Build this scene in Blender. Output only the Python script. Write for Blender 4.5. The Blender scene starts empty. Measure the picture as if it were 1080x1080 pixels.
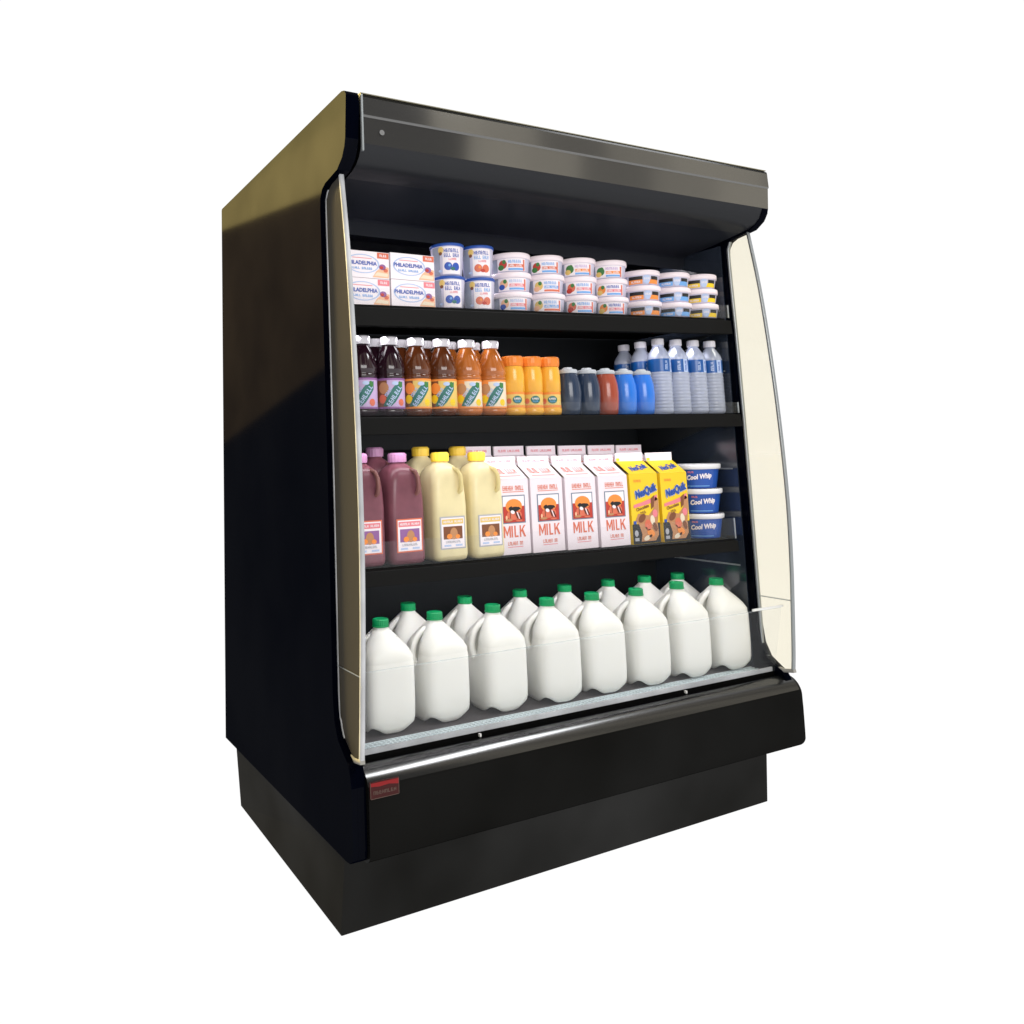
import bpy, math, random
from mathutils import Vector, Matrix
random.seed(7)
C = bpy.context.scene.collection
S = bpy.context.scene

# ------------------------------------------------------------------ camera
def make_camera():
    cd = bpy.data.cameras.new('camera'); co = bpy.data.objects.new('camera', cd); C.objects.link(co)
    yaw, pitch, roll = -0.453, 0.1142, -0.026
    f = Vector((-math.sin(yaw)*math.cos(pitch), math.cos(yaw)*math.cos(pitch), math.sin(pitch)))
    r = Vector((math.cos(yaw), math.sin(yaw), 0)); u = r.cross(f)
    c, s = math.cos(roll), math.sin(roll)
    r2 = c*r + s*u; u2 = -s*r + c*u
    m = Matrix(((r2.x, u2.x, -f.x, -0.6802), (r2.y, u2.y, -f.y, -1.4557), (r2.z, u2.z, -f.z, 0.9233), (0, 0, 0, 1)))
    co.matrix_world = m
    cd.sensor_width = 36; cd.lens = 849.03/1080*36
    cd.shift_x = (540-370.44)/1080; cd.shift_y = (383.57-540)/1080
    cd.clip_start = 0.05; cd.clip_end = 500
    S.camera = co
make_camera()

# ------------------------------------------------------------------ world: white studio backdrop ahead, dim studio behind the camera
def make_world():
    w = bpy.data.worlds.new('World'); S.world = w; w.use_nodes = True
    nt = w.node_tree; nt.nodes.clear(); N = nt.nodes.new; L = nt.links.new
    out = N('ShaderNodeOutputWorld'); bg = N('ShaderNodeBackground'); L(bg.outputs[0], out.inputs[0])
    tc = N('ShaderNodeTexCoord'); sep = N('ShaderNodeSeparateXYZ'); L(tc.outputs['Generated'], sep.inputs[0])
    flat = N('ShaderNodeCombineXYZ'); L(sep.outputs[0], flat.inputs[0]); L(sep.outputs[1], flat.inputs[1])
    nrm = N('ShaderNodeVectorMath'); nrm.operation = 'NORMALIZE'; L(flat.outputs[0], nrm.inputs[0])
    dot = N('ShaderNodeVectorMath'); dot.operation = 'DOT_PRODUCT'; L(nrm.outputs[0], dot.inputs[0])
    dot.inputs[1].default_value = (math.cos(math.radians(56)), math.sin(math.radians(56)), 0)
    mr = N('ShaderNodeMapRange'); mr.interpolation_type = 'SMOOTHSTEP'; L(dot.outputs['Value'], mr.inputs[0])
    mr.inputs[1].default_value = 0.20; mr.inputs[2].default_value = 0.42
    below = N('ShaderNodeMath'); below.operation = 'LESS_THAN'; L(sep.outputs[2], below.inputs[0]); below.inputs[1].default_value = 0.0
    mx = N('ShaderNodeMath'); mx.operation = 'MAXIMUM'; L(mr.outputs[0], mx.inputs[0]); L(below.outputs[0], mx.inputs[1])
    # dim studio with soft rectangular patches
    az = N('ShaderNodeMath'); az.operation = 'ARCTAN2'; L(sep.outputs[1], az.inputs[0]); L(sep.outputs[0], az.inputs[1])
    cmb = N('ShaderNodeCombineXYZ'); L(az.outputs[0], cmb.inputs[0])
    vo = N('ShaderNodeTexVoronoi'); vo.voronoi_dimensions = '1D' if hasattr(vo, 'voronoi_dimensions') else '3D'
    vo.feature = 'SMOOTH_F1'; vo.inputs['Scale'].default_value = 13.0
    L(az.outputs[0], vo.inputs['W'])
    try: vo.inputs['Smoothness'].default_value = 0.02
    except Exception: pass
    bw = N('ShaderNodeRGBToBW'); L(vo.outputs['Color'], bw.inputs[0])
    ramp = N('ShaderNodeValToRGB'); L(bw.outputs[0], ramp.inputs[0])
    ramp.color_ramp.elements[0].position = 0.3; ramp.color_ramp.elements[0].color = (0.06, 0.06, 0.065, 1)
    ramp.color_ramp.elements[1].position = 0.72; ramp.color_ramp.elements[1].color = (0.85, 0.78, 0.64, 1)
    mix = N('ShaderNodeMix'); mix.data_type = 'RGBA'; L(mx.outputs[0], mix.inputs[0])
    L(ramp.outputs[0], mix.inputs[6]); mix.inputs[7].default_value = (1, 1, 1, 1)
    L(mix.outputs[2], bg.inputs[0]); bg.inputs[1].default_value = 1.03
make_world()

# ------------------------------------------------------------------ lamps
def area(name, loc, target, sx, sy, radiance, col=(1, 1, 1)):
    d = bpy.data.lights.new(name, 'AREA'); d.shape = 'RECTANGLE'; d.size = sx; d.size_y = sy
    d.energy = radiance*sx*sy*math.pi; d.color = col
    o = bpy.data.objects.new(name, d); C.objects.link(o); o.location = loc
    o.rotation_euler = (Vector(target)-Vector(loc)).to_track_quat('-Z', 'Y').to_euler()
    return o
o = area('warm_reflection_helper', (-3.9, 10.0, 6.75), (0.0, 0.4, 1.5), 7.0, 3.4, 45.0, (1.0, 0.78, 0.26)); o.rotation_euler.rotate_axis('Z', math.radians(20))  # added off-frame lamp, its reflection gives the side panel's gold area
o = area('dim_reflection_helper', (-3.7, 10.2, 3.6), (0.0, 0.4, 1.5), 8.0, 3.0, 5.5, (1.0, 0.64, 0.26)); o.rotation_euler.rotate_axis('Z', math.radians(36))  # second added lamp, mirrored as the brown zone under the gold
area('key_lamp', (-0.5, -3.7, 1.9), (0.6, 0.2, 0.8), 2.2, 1.6, 6.0, (1.0, 0.985, 0.97))
area('overhead_lamp', (2.2, -1.3, 3.4), (0.4, 0.0, 0.3), 2.0, 0.75, 17.0, (0.96, 0.98, 1.0))
area('canopy_lamp', (0.635, 0.275, 1.475), (0.635, 0.12, 0.7), 1.12, 0.03, 36.0, (1.0, 0.95, 1.0))

for nm_, y_, z_, L_ in (('added_shelf_fill', 0.105, 1.185, 9.0), ('added_shelf_fill', 0.105, 0.948, 12.0), ('added_shelf_fill', 0.125, 0.640, 17.0)):  # unseen fill strips added under each shelf to brighten the back rows
    area(nm_, (0.63, y_, z_), (0.63, y_+0.34, z_-0.22), 1.08, 0.018, L_, (1.0, 0.97, 1.0))
S.view_settings.view_transform = 'Standard'
try: S.view_settings.look = 'None'
except Exception: pass
S.view_settings.exposure = 0; S.view_settings.gamma = 1
S.render.engine = 'CYCLES'
S.cycles.max_bounces = 8; S.cycles.transparent_max_bounces = 16

# ------------------------------------------------------------------ materials
M = {}
def inp(n, k, v):
    if k in n.inputs: n.inputs[k].default_value = v
def mat(name, col, rough=0.5, spec=0.5, metal=0.0, trans=0.0, ior=1.45, coat=0.0, sss=0.0, bump=0.0, bscale=60, var=0.0, vscale=12, rvar=0.0):
    m = bpy.data.materials.new(name); m.use_nodes = True; nt = m.node_tree; p = nt.nodes['Principled BSDF']
    inp(p, 'Base Color', (*col, 1)); inp(p, 'Roughness', rough); inp(p, 'Specular IOR Level', spec); inp(p, 'Metallic', metal)
    inp(p, 'Transmission Weight', trans); inp(p, 'IOR', ior); inp(p, 'Coat Weight', coat); inp(p, 'Coat Roughness', 0.08)
    if sss: inp(p, 'Subsurface Weight', sss); inp(p, 'Subsurface Radius', (0.02, 0.018, 0.014)); inp(p, 'Subsurface Scale', 0.6)
    tc = None
    def noise(scale, detail=3):
        nonlocal tc
        if tc is None: tc = nt.nodes.new('ShaderNodeTexCoord')
        n = nt.nodes.new('ShaderNodeTexNoise'); n.inputs['Scale'].default_value = scale; n.inputs['Detail'].default_value = detail
        nt.links.new(tc.outputs['Object'], n.inputs['Vector']); return n
    if var:
        n = noise(vscale); r = nt.nodes.new('ShaderNodeMapRange'); nt.links.new(n.outputs[0], r.inputs[0])
        r.inputs[1].default_value = .3; r.inputs[2].default_value = .7; r.inputs[3].default_value = 1-var; r.inputs[4].default_value = 1+var
        v = nt.nodes.new('ShaderNodeVectorMath'); v.operation = 'SCALE'; v.inputs[0].default_value = col
        nt.links.new(r.outputs[0], v.inputs['Scale']); nt.links.new(v.outputs[0], p.inputs['Base Color'])
    if rvar:
        n = noise(6, 4); r = nt.nodes.new('ShaderNodeMapRange'); nt.links.new(n.outputs[0], r.inputs[0])
        r.inputs[1].default_value = .3; r.inputs[2].default_value = .7; r.inputs[3].default_value = max(0, rough-rvar); r.inputs[4].default_value = rough+rvar
        nt.links.new(r.outputs[0], p.inputs['Roughness'])
    if bump:
        n = noise(bscale, 2); b = nt.nodes.new('ShaderNodeBump'); b.inputs['Strength'].default_value = bump; b.inputs['Distance'].default_value = 0.002
        nt.links.new(n.outputs[0], b.inputs['Height']); nt.links.new(b.outputs[0], p.inputs['Normal'])
    M[name] = m; return m
def lacquer(name, base, gl, rough, tint=(1, 1, 1), vary=0.2, sheen_var=0.0):
    """dark lacquer: diffuse base under a faint even gloss"""
    m = bpy.data.materials.new(name); m.use_nodes = True; nt = m.node_tree; nt.nodes.clear(); N = nt.nodes.new; L = nt.links.new
    o = N('ShaderNodeOutputMaterial'); d = N('ShaderNodeBsdfDiffuse'); g = N('ShaderNodeBsdfGlossy'); x = N('ShaderNodeMixShader')
    d.inputs[0].default_value = (*base, 1); g.inputs[0].default_value = (*tint, 1); x.inputs[0].default_value = gl
    tc = N('ShaderNodeTexCoord'); n = N('ShaderNodeTexNoise'); n.inputs['Scale'].default_value = 3; n.inputs['Detail'].default_value = 5
    L(tc.outputs['Object'], n.inputs['Vector']); r = N('ShaderNodeMapRange'); L(n.outputs[0], r.inputs[0])
    r.inputs[3].default_value = rough*(1-vary); r.inputs[4].default_value = rough*(1+vary); L(r.outputs[0], g.inputs['Roughness'])
    if sheen_var:      # scuff-like noise in the gloss, put in for uneven reflected sheen
        n2 = N('ShaderNodeTexNoise'); n2.inputs['Scale'].default_value = 2.2; n2.inputs['Detail'].default_value = 3; L(tc.outputs['Object'], n2.inputs['Vector'])
        r2 = N('ShaderNodeMapRange'); L(n2.outputs[0], r2.inputs[0]); r2.inputs[1].default_value = .32; r2.inputs[2].default_value = .68
        r2.inputs[3].default_value = gl*(1-sheen_var); r2.inputs[4].default_value = gl*(1+sheen_var*1.6); L(r2.outputs[0], x.inputs[0])
    L(d.outputs[0], x.inputs[1]); L(g.outputs[0], x.inputs[2]); L(x.outputs[0], o.inputs[0]); M[name] = m; return m
def glass(name, tint, haze, hazecol, gloss, grough=0.02):
    """thin clear sheet: tinted see-through + faint haze + faint gloss"""
    m = bpy.data.materials.new(name); m.use_nodes = True; nt = m.node_tree; nt.nodes.clear(); N = nt.nodes.new; L = nt.links.new
    o = N('ShaderNodeOutputMaterial'); t = N('ShaderNodeBsdfTransparent'); d = N('ShaderNodeBsdfDiffuse'); g = N('ShaderNodeBsdfGlossy')
    t.inputs[0].default_value = (*tint, 1); d.inputs[0].default_value = (*hazecol, 1); g.inputs['Roughness'].default_value = grough
    a = N('ShaderNodeMixShader'); b = N('ShaderNodeMixShader'); a.inputs[0].default_value = haze; b.inputs[0].default_value = gloss
    L(t.outputs[0], a.inputs[1]); L(d.outputs[0], a.inputs[2]); L(a.outputs[0], b.inputs[1]); L(g.outputs[0], b.inputs[2]); L(b.outputs[0], o.inputs[0])
    M[name] = m; return m
lacquer('side_black', (0.0006, 0.0010, 0.0034), 0.0030, 0.06, sheen_var=0.30)
lacquer('bumper_black', (0.0040, 0.0039, 0.0034), 0.0045, 0.22, sheen_var=0.6)
lacquer('bumper_roll', (0.0035, 0.004, 0.0045), 0.10, 0.19, vary=0.03)
lacquer('kick_black', (0.0050, 0.0048, 0.0040), 0.014, 0.30, sheen_var=0.5)
lacquer('edge_black', (0.004, 0.004, 0.004), 0.02, 0.2)
lacquer('canopy_grey', (0.032, 0.031, 0.029), 0.17, 0.08)
lacquer('canopy_low', (0.015, 0.016, 0.019), 0.02, 0.3)
lacquer('canopy_under', (0.014, 0.016, 0.021), 0.012, 0.3)
lacquer('liner_black', (0.015, 0.017, 0.019), 0.006, 0.35)
lacquer('wall_black', (0.020, 0.027, 0.040), 0.13, 0.14)
lacquer('shelf_black', (0.0085, 0.0085, 0.0085), 0.006, 0.4)
lacquer('gap_black', (0.002, 0.002, 0.002), 0.004, 0.5)
mat('edge_olive', (0.16, 0.145, 0.09), 0.5)
mat('trim_metal', (0.30, 0.29, 0.27), 0.5, spec=0.2)
mat('trim_bright', (0.44, 0.45, 0.47), 0.5, spec=0.1, var=0.25, vscale=9)
mat('screw_grey', (0.13, 0.13, 0.13), 0.5)
mat('trim_grey', (0.30, 0.32, 0.33), 0.3, metal=0.5)
mat('grille_metal', (0.78, 0.87, 0.90), 0.35, metal=0.3)
mat('deck_grey', (0.07, 0.062, 0.066), 0.5)
mat('vinyl_white', (0.75, 0.75, 0.73), 0.4)
glass('pane_tan_reflection', (0.50, 0.46, 0.38), 0.82, (0.070, 0.064, 0.054), 0.0030, 0.12)  # tan colour painted in for a room reflection on the left end glass
glass('pane_cream', (0.970, 0.945, 0.865), 0.03, (0.9, 0.88, 0.8), 0.01)
glass('acrylic', (0.988, 0.990, 0.993), 0.014, (0.7, 0.75, 0.8), 0.010)
glass('acrylic_faint', (0.93, 0.95, 0.96), 0.20, (0.75, 0.8, 0.84), 0.03)
glass('acrylic_edge', (0.8, 0.85, 0.88), 0.45, (0.75, 0.8, 0.84), 0.1)
mat('badge_red', (0.045, 0.008, 0.008), 0.5, spec=.2); mat('badge_bright', (0.22, 0.012, 0.014), 0.5, spec=.2); mat('badge_text', (0.10, 0.06, 0.05), 0.5, spec=.2)
mat('milk_plastic', (0.77, 0.77, 0.735), 0.42, spec=0.35, sss=0.2, bump=0.05, bscale=40)
mat('cap_green', (0.0, 0.27, 0.085), 0.4)
mat('white_card', (0.87, 0.80, 0.84), 0.45); mat('white_lid', (0.87, 0.76, 0.81), 0.4); mat('white_cup', (0.58, 0.56, 0.70), 0.4)
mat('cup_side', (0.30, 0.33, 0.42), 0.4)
mat('blue_ink', (0.03, 0.09, 0.42), 0.5); mat('light_blue_ink', (0.16, 0.38, 0.75), 0.5); mat('pale_blue', (0.45, 0.55, 0.78), 0.5)
mat('red_ink', (0.50, 0.045, 0.03), 0.5); mat('pink_ink', (0.78, 0.22, 0.26), 0.5); mat('coral_ink', (0.68, 0.16, 0.09), 0.5)
mat('orange_ink', (0.85, 0.27, 0.05), 0.5); mat('peach_ink', (0.85, 0.48, 0.30), 0.5); mat('yellow_ink', (0.86, 0.58, 0.02), 0.45)
mat('gold_ink', (0.75, 0.52, 0.15), 0.5); mat('green_ink', (0.05, 0.20, 0.05), 0.5); mat('teal_ink', (0.03, 0.16, 0.14), 0.5)
mat('black_ink', (0.012, 0.012, 0.014), 0.5); mat('brown_ink', (0.20, 0.07, 0.03), 0.5); mat('tan_ink', (0.50, 0.24, 0.11), 0.5)
mat('cream_ink', (0.80, 0.68, 0.52), 0.5); mat('purple_ink', (0.28, 0.12, 0.32), 0.5); mat('lilac_ink', (0.55, 0.40, 0.65), 0.5); mat('grey_ink', (0.42, 0.42, 0.46), 0.5)
mat('frame_blue', (0.16, 0.22, 0.30), 0.5); mat('fold_brown', (0.30, 0.24, 0.15), 0.6)
mat('cup_rim_blue', (0.02, 0.08, 0.38), 0.4)
mat('juice_purple', (0.020, 0.006, 0.012), 0.12, coat=0.6); mat('juice_amber', (0.11, 0.028, 0.008), 0.12, coat=0.6, var=0.35, vscale=25)
mat('juice_orange', (0.46, 0.13, 0.022), 0.12, coat=0.6, var=0.25, vscale=25)
mat('cap_white', (0.72, 0.70, 0.76), 0.4)
mat('oj_yellow', (0.85, 0.42, 0.04), 0.2, coat=0.4); mat('oj_cap', (0.85, 0.24, 0.03), 0.35)
mat('sport_navy', (0.018, 0.035, 0.075), 0.2, coat=0.5); mat('sport_red', (0.34, 0.06, 0.03), 0.22, coat=0.5); mat('sport_blue', (0.02, 0.17, 0.66), 0.22, coat=0.5)
mat('cap_grey', (0.45, 0.48, 0.52), 0.35)
mat('water_plastic', (0.62, 0.67, 0.82), 0.12, trans=0.45, coat=0.5, ior=1.33)
mat('water_blue', (0.01, 0.09, 0.33), 0.3, coat=0.3)
mat('jug_purple', (0.20, 0.070, 0.095), 0.3, spec=0.5, sss=0.15, var=0.22, vscale=16); mat('jug_purple_top', (0.42, 0.20, 0.36), 0.4)
mat('jug_yellow', (0.78, 0.68, 0.40), 0.32, spec=0.5, sss=0.15, var=0.1, vscale=14); mat('cap_yellow', (0.86, 0.58, 0.05), 0.4)
mat('jug_handle_amber', (0.24, 0.10, 0.09), 0.4); mat('jug_handle_straw', (0.72, 0.60, 0.28), 0.4)
mat('carton_white', (0.84, 0.75, 0.80), 0.45, bump=0.05, bscale=30)
mat('tub_blue', (0.012, 0.08, 0.40), 0.35, coat=0.2); mat('tub_lid', (0.80, 0.80, 0.84), 0.35)

# ------------------------------------------------------------------ mesh builder
class MB:
    def __init__(s): s.v = []; s.f = []; s.m = []; s.sm = []; s.mats = []
    def mi(s, m):
        if m not in s.mats: s.mats.append(m)
        return s.mats.index(m)
    def add(s, vs, fs, m, smooth=False):
        b = len(s.v); k = s.mi(m); s.v += [tuple(p) for p in vs]
        for f in fs: s.f.append([b+i for i in f]); s.m.append(k); s.sm.append(smooth)
        return s
    def box(s, x0, x1, y0, y1, z0, z1, m):
        vs = [(x0,y0,z0),(x1,y0,z0),(x1,y1,z0),(x0,y1,z0),(x0,y0,z1),(x1,y0,z1),(x1,y1,z1),(x0,y1,z1)]
        return s.add(vs, [(0,3,2,1),(4,5,6,7),(0,1,5,4),(1,2,6,5),(2,3,7,6),(3,0,4,7)], m)
    def hexa(s, b, t, m):
        return s.add(list(b)+list(t), [(0,3,2,1),(4,5,6,7),(0,1,5,4),(1,2,6,5),(2,3,7,6),(3,0,4,7)], m)
    def loft(s, rings, m, smooth=True, cap0=True, cap1=True):
        n = len(rings[0]); vs = [p for r in rings for p in r]; fs = []
        for i in range(len(rings)-1):
            for j in range(n):
                k = (j+1) % n; fs.append((i*n+j, i*n+k, (i+1)*n+k, (i+1)*n+j))
        s.add(vs, fs, m, smooth)
        if cap0: s.add(rings[0], [tuple(reversed(range(n)))], m)
        if cap1: s.add(rings[-1], [tuple(range(n))], m)
        return s
    def lathe(s, prof, m, n=28, c=(0, 0), smooth=True, cap0=True, cap1=True):
        rings = [[(c[0]+r*math.cos(2*math.pi*j/n), c[1]+r*math.sin(2*math.pi*j/n), z) for j in range(n)] for r, z in prof]
        return s.loft(rings, m, smooth, cap0, cap1)
    def prism(s, prof, x0, x1, m, smooth=False):   # prof in (y,z), extruded in x
        n = len(prof); vs = [(x0, y, z) for y, z in prof]+[(x1, y, z) for y, z in prof]
        s.add(vs, [(i, (i+1) % n, n+(i+1) % n, n+i) for i in range(n)], m, smooth)
        s.add(vs[:n], [tuple(reversed(range(n)))], m); s.add(vs[n:], [tuple(range(n))], m)
        return s
    def sheet(s, prof, x0, x1, m, nx=1, smooth=True):  # open strip
        n = len(prof); vs = []; fs = []
        for k in range(nx+1):
            x = x0+(x1-x0)*k/nx; vs += [(x, y, z) for y, z in prof]
        for k in range(nx):
            for i in range(n-1): fs.append((k*n+i, k*n+i+1, (k+1)*n+i+1, (k+1)*n+i))
        return s.add(vs, fs, m, smooth)
    def tube(s, pts, rad, m, n=10, flat=1.0):
        P = [Vector(p) for p in pts]; rings = []
        for i, p in enumerate(P):
            t = (P[min(i+1, len(P)-1)]-P[max(i-1, 0)]).normalized()
            a = t.cross(Vector((0, 1, 0.01))).normalized(); b = t.cross(a)
            r = rad[i] if isinstance(rad, (list, tuple)) else rad
            rings.append([tuple(p+a*r*math.cos(2*math.pi*j/n)+b*r*flat*math.sin(2*math.pi*j/n)) for j in range(n)])
        return s.loft(rings, m)
    # ---- artwork in (u,v) metres mapped by fn(u,v,layer)
    def art_poly(s, fn, pts, m, layer=1):
        if not getattr(fn, 'curved', False): return s.add([fn(u, v, layer) for u, v in pts], [tuple(range(len(pts)))], m)
        tris = [(pts[0], pts[k], pts[k+1]) for k in range(1, len(pts)-1)]
        for _ in range(3):      # small facets so the print hugs the curved wall
            nx = []
            for a, b, c in tris:
                ab, bc, ca = [((p[0]+q[0])/2, (p[1]+q[1])/2) for p, q in ((a, b), (b, c), (c, a))]
                nx += [(a, ab, ca), (ab, b, bc), (ca, bc, c), (ab, bc, ca)]
            tris = nx
        for t in tris: s.add([fn(u, v, layer) for u, v in t], [(0, 1, 2)], m)
        return s
    def art_rect(s, fn, u0, u1, v0, v1, m, layer=1, n=1):
        k = max(1, int(abs(v1-v0)/.006)) if getattr(fn, 'curved', False) else 1
        if k > 1: n = max(n, int(abs(u1-u0)/.003)+1)
        for i in range(n):
            a = u0+(u1-u0)*i/n; b = u0+(u1-u0)*(i+1)/n
            for j in range(k):
                c = v0+(v1-v0)*j/k; d = v0+(v1-v0)*(j+1)/k
                s.add([fn(a, c, layer), fn(b, c, layer), fn(b, d, layer), fn(a, d, layer)], [(0, 1, 2, 3)], m)
        return s
    def art_marks(s, fn, cu, cv, w, h, m, layer=2, n=10, rot=0.0, gap=(), skew=0.0):
        # a line of print too small to read in the photograph: letter-high strokes, no words
        rd = random.Random(int((w*h*1e7+n*31)) % 9973); c, q = math.cos(rot), math.sin(rot); cell = 1.0/n
        for i in range(n):
            if i in gap: continue
            x = i*cell+.06*cell; bars = [(x, x+.26*cell, 0, 1)]
            k = rd.randint(0, 3)
            if k in (0, 3): bars.append((x+.58*cell, x+.82*cell, 0, 1))
            if k in (0, 1): bars.append((x+.26*cell, x+(.58 if k == 0 else .8)*cell, .40, .60))
            if k in (1, 2): bars.append((x+.26*cell, x+.80*cell, .0, .2))
            if k in (1, 3): bars.append((x+.26*cell, x+.58*cell, .8, 1))
            for a, b, lo, hi in bars:
                P = []
                for X, Y in ((a, lo), (b, lo), (b, hi), (a, hi)):
                    U = (X-.5)*w+(Y-.5)*h*skew; V = (Y-.5)*h; P.append(fn(cu+U*c-V*q, cv+U*q+V*c, layer))
                s.add(P, [(0, 1, 2, 3)], m)
        return s
    def art_ell(s, fn, cu, cv, ru, rv, m, layer=1, n=18, rot=0, hollow=0):
        c, q = math.cos(rot), math.sin(rot)
        def P(k, f):
            a = 2*math.pi*k/n; x, y = ru*f*math.cos(a), rv*f*math.sin(a); return fn(cu+x*c-y*q, cv+x*q+y*c, layer)
        fr = [hollow, 1] if hollow else ([0.02, .35, .7, 1] if getattr(fn, 'curved', False) else [0.02, 1])
        vs = [P(k, f) for f in fr for k in range(n)]
        fs = [(i*n+k, i*n+(k+1) % n, (i+1)*n+(k+1) % n, (i+1)*n+k) for i in range(len(fr)-1) for k in range(n)]
        if not hollow: fs.append(tuple(range(n)))
        return s.add(vs, fs, m)
    def art_text(s, fn, txt, cu, cv, w, h, m, layer=2, skew=0.0, rot=0.0, bold=0.0, arc=0.0):
        if 'M' in txt.upper(): bold = 0.0
        vs, fs = text_geo(txt, bold); c, q = math.cos(rot), math.sin(rot); out = []
        for x, y in vs:
            U = (x-.5)*w+(y-.5)*h*skew; V = (y-.5)*h+arc*(1-4*(x-.5)**2)
            out.append(fn(cu+U*c-V*q, cv+U*q+V*c, layer))
        return s.add(out, fs, m)
    def build(s, name, parent=None, bevel=0, loc=None):
        me = bpy.data.meshes.new(name); me.from_pydata(s.v, [], s.f)
        for k in s.mats: me.materials.append(M[k])
        me.polygons.foreach_set('material_index', s.m); me.polygons.foreach_set('use_smooth', s.sm); me.update()
        o = bpy.data.objects.new(name, me); C.objects.link(o); o.parent = parent
        if loc: o.location = loc
        if bevel:
            b = o.modifiers.new('bevel', 'BEVEL'); b.width = bevel; b.segments = 2; b.limit_method = 'ANGLE'; b.angle_limit = math.radians(35)
        return o
_tc = {}
def text_geo(txt, bold=0.0):
    k = (txt, bold)
    if k in _tc: return _tc[k]
    cu = bpy.data.curves.new('t', 'FONT'); cu.body = txt; cu.resolution_u = 2; cu.offset = bold; cu.fill_mode = 'FRONT'
    o = bpy.data.objects.new('t', cu); C.objects.link(o); bpy.context.view_layer.update()
    me = o.evaluated_get(bpy.context.evaluated_depsgraph_get()).to_mesh()
    vs = [(v.co.x, v.co.y) for v in me.vertices]; fs = [tuple(p.vertices) for p in me.polygons]
    o.to_mesh_clear(); bpy.data.objects.remove(o); bpy.data.curves.remove(cu)
    x0 = min(v[0] for v in vs); x1 = max(v[0] for v in vs); y0 = min(v[1] for v in vs); y1 = max(v[1] for v in vs)
    vs = [((x-x0)/(x1-x0), (y-y0)/(y1-y0)) for x, y in vs]
    _tc[k] = (vs, fs); return _tc[k]
EPS = 0.00035
def front(y, x0=0, z0=0, slope=0.0):           # planar front face looking to -y
    return lambda u, v, l: (x0+u, y-l*EPS+v*slope, z0+v)
def round_front(rf, ang=-math.pi/2, z0=0):      # wraps u along a lathe of radius rf(v)
    def fn(u, v, l):
        r = rf(v)+l*EPS; a = ang+u/r
        return (r*math.cos(a), r*math.sin(a), z0+v)
    fn.curved = True
    return fn
def interp(prof):
    def f(z):
        for (r0, z0), (r1, z1) in zip(prof, prof[1:]):
            if z0 <= z <= z1: return r0+(r1-r0)*((z-z0)/(z1-z0) if z1 > z0 else 0)
        return prof[-1][0] if z > prof[-1][1] else prof[0][0]
    return f

def empty(name, loc, rz=0):
    o = bpy.data.objects.new(name, None); o.empty_display_size = 0.05; C.objects.link(o)
    o.location = loc; o.rotation_euler = (0, 0, rz); return o
def tag(o, label, cat, group=None):
    o['label'] = label; o['category'] = cat
    if group: o['group'] = group
    return o
def copy_tree(o, parent=None):
    c = o.copy(); C.objects.link(c); c.parent = parent
    for ch in list(o.children): copy_tree(ch, c)
    return c
def face(x, y=.12, k=.75):
    return -k*math.atan((x+.68)/(y+1.456))      # turned a little towards the aisle on the left
class Proto:
    """first use places the source itself, later uses copy it with its parts"""
    def __init__(s, o): s.o = o; s.used = False
    def place(s, loc, rz, label, cat, group, sc=None):
        o = copy_tree(s.o) if s.used else s.o; s.used = True
        o.location = loc; o.rotation_euler = (0, 0, rz)
        if sc: o.scale = sc
        return tag(o, label, cat, group)

# ------------------------------------------------------------------ floor: made-up translucent sheet, lit by the world below, takes no shadow
def make_floor():
    m = bpy.data.materials.new('backlit_floor'); m.use_nodes = True; nt = m.node_tree; nt.nodes.clear()
    o = nt.nodes.new('ShaderNodeOutputMaterial'); t = nt.nodes.new('ShaderNodeBsdfTranslucent'); t.inputs[0].default_value = (1, 1, 1, 1)
    nt.links.new(t.outputs[0], o.inputs[0]); M['floor'] = m
    f = MB().add([(-80, -80, 0), (80, -80, 0), (80, 80, 0), (-80, 80, 0)], [(0, 1, 2, 3)], 'floor').build('floor')
    f['kind'] = 'structure'
make_floor()

# ------------------------------------------------------------------ the case
W = 1.262; T = 0.030; XI0 = T; XI1 = 1.240; D = 0.793
def arc(cy, cz, r, a0, a1, n=6):
    return [(cy+r*math.cos(math.radians(a0+(a1-a0)*i/n)), cz+r*math.sin(math.radians(a0+(a1-a0)*i/n))) for i in range(n+1)]
case = tag(empty('refrigerated_display_case', (0, 0, 0)), 'tall black open-front refrigerated display case with three shelves and curved end glass', 'display fridge')
# outline of an end panel (y,z), counter-clockwise from bottom front
outline = ([(0.02, 0.160), (D, 0.162), (D, 1.656)] + [(D-0.004, 1.660), (-0.045, 1.662)] +
           [(-0.058, 1.658), (-0.065, 1.648), (-0.057, 1.560), (-0.052, 1.543), (-0.040, 1.524), (-0.015, 1.507), (0.045, 1.498), (0.062, 1.490), (0.072, 1.474), (0.074, 1.450)] +
           [(0.066, 0.93), (0.065, 0.45), (0.060, 0.405), (0.045, 0.372), (0.018, 0.352), (0.004, 0.343), (-0.006, 0.325), (-0.012, 0.300), (-0.012, 0.185), (-0.008, 0.170), (0.002, 0.162)])
# left panel: thin outer skin, inner core set back behind the glass channel
core = [(y+0.030 if (0.40 < z < 1.485 and y < 0.08) else y, z) for y, z in outline]
lp = MB().prism(outline, 0.0, 0.0115, 'side_black'); lp.prism(core, 0.0117, T, 'side_black'); lp.build('side_panel', case, bevel=0.0012)
right_outline = [(max(y, -0.055+(1.66-z)*0.02) if z > 1.5 else y, z) for y, z in outline]
MB().prism(right_outline, XI1, 1.262, 'side_black').build('side_panel', case, bevel=0.0012)
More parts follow.
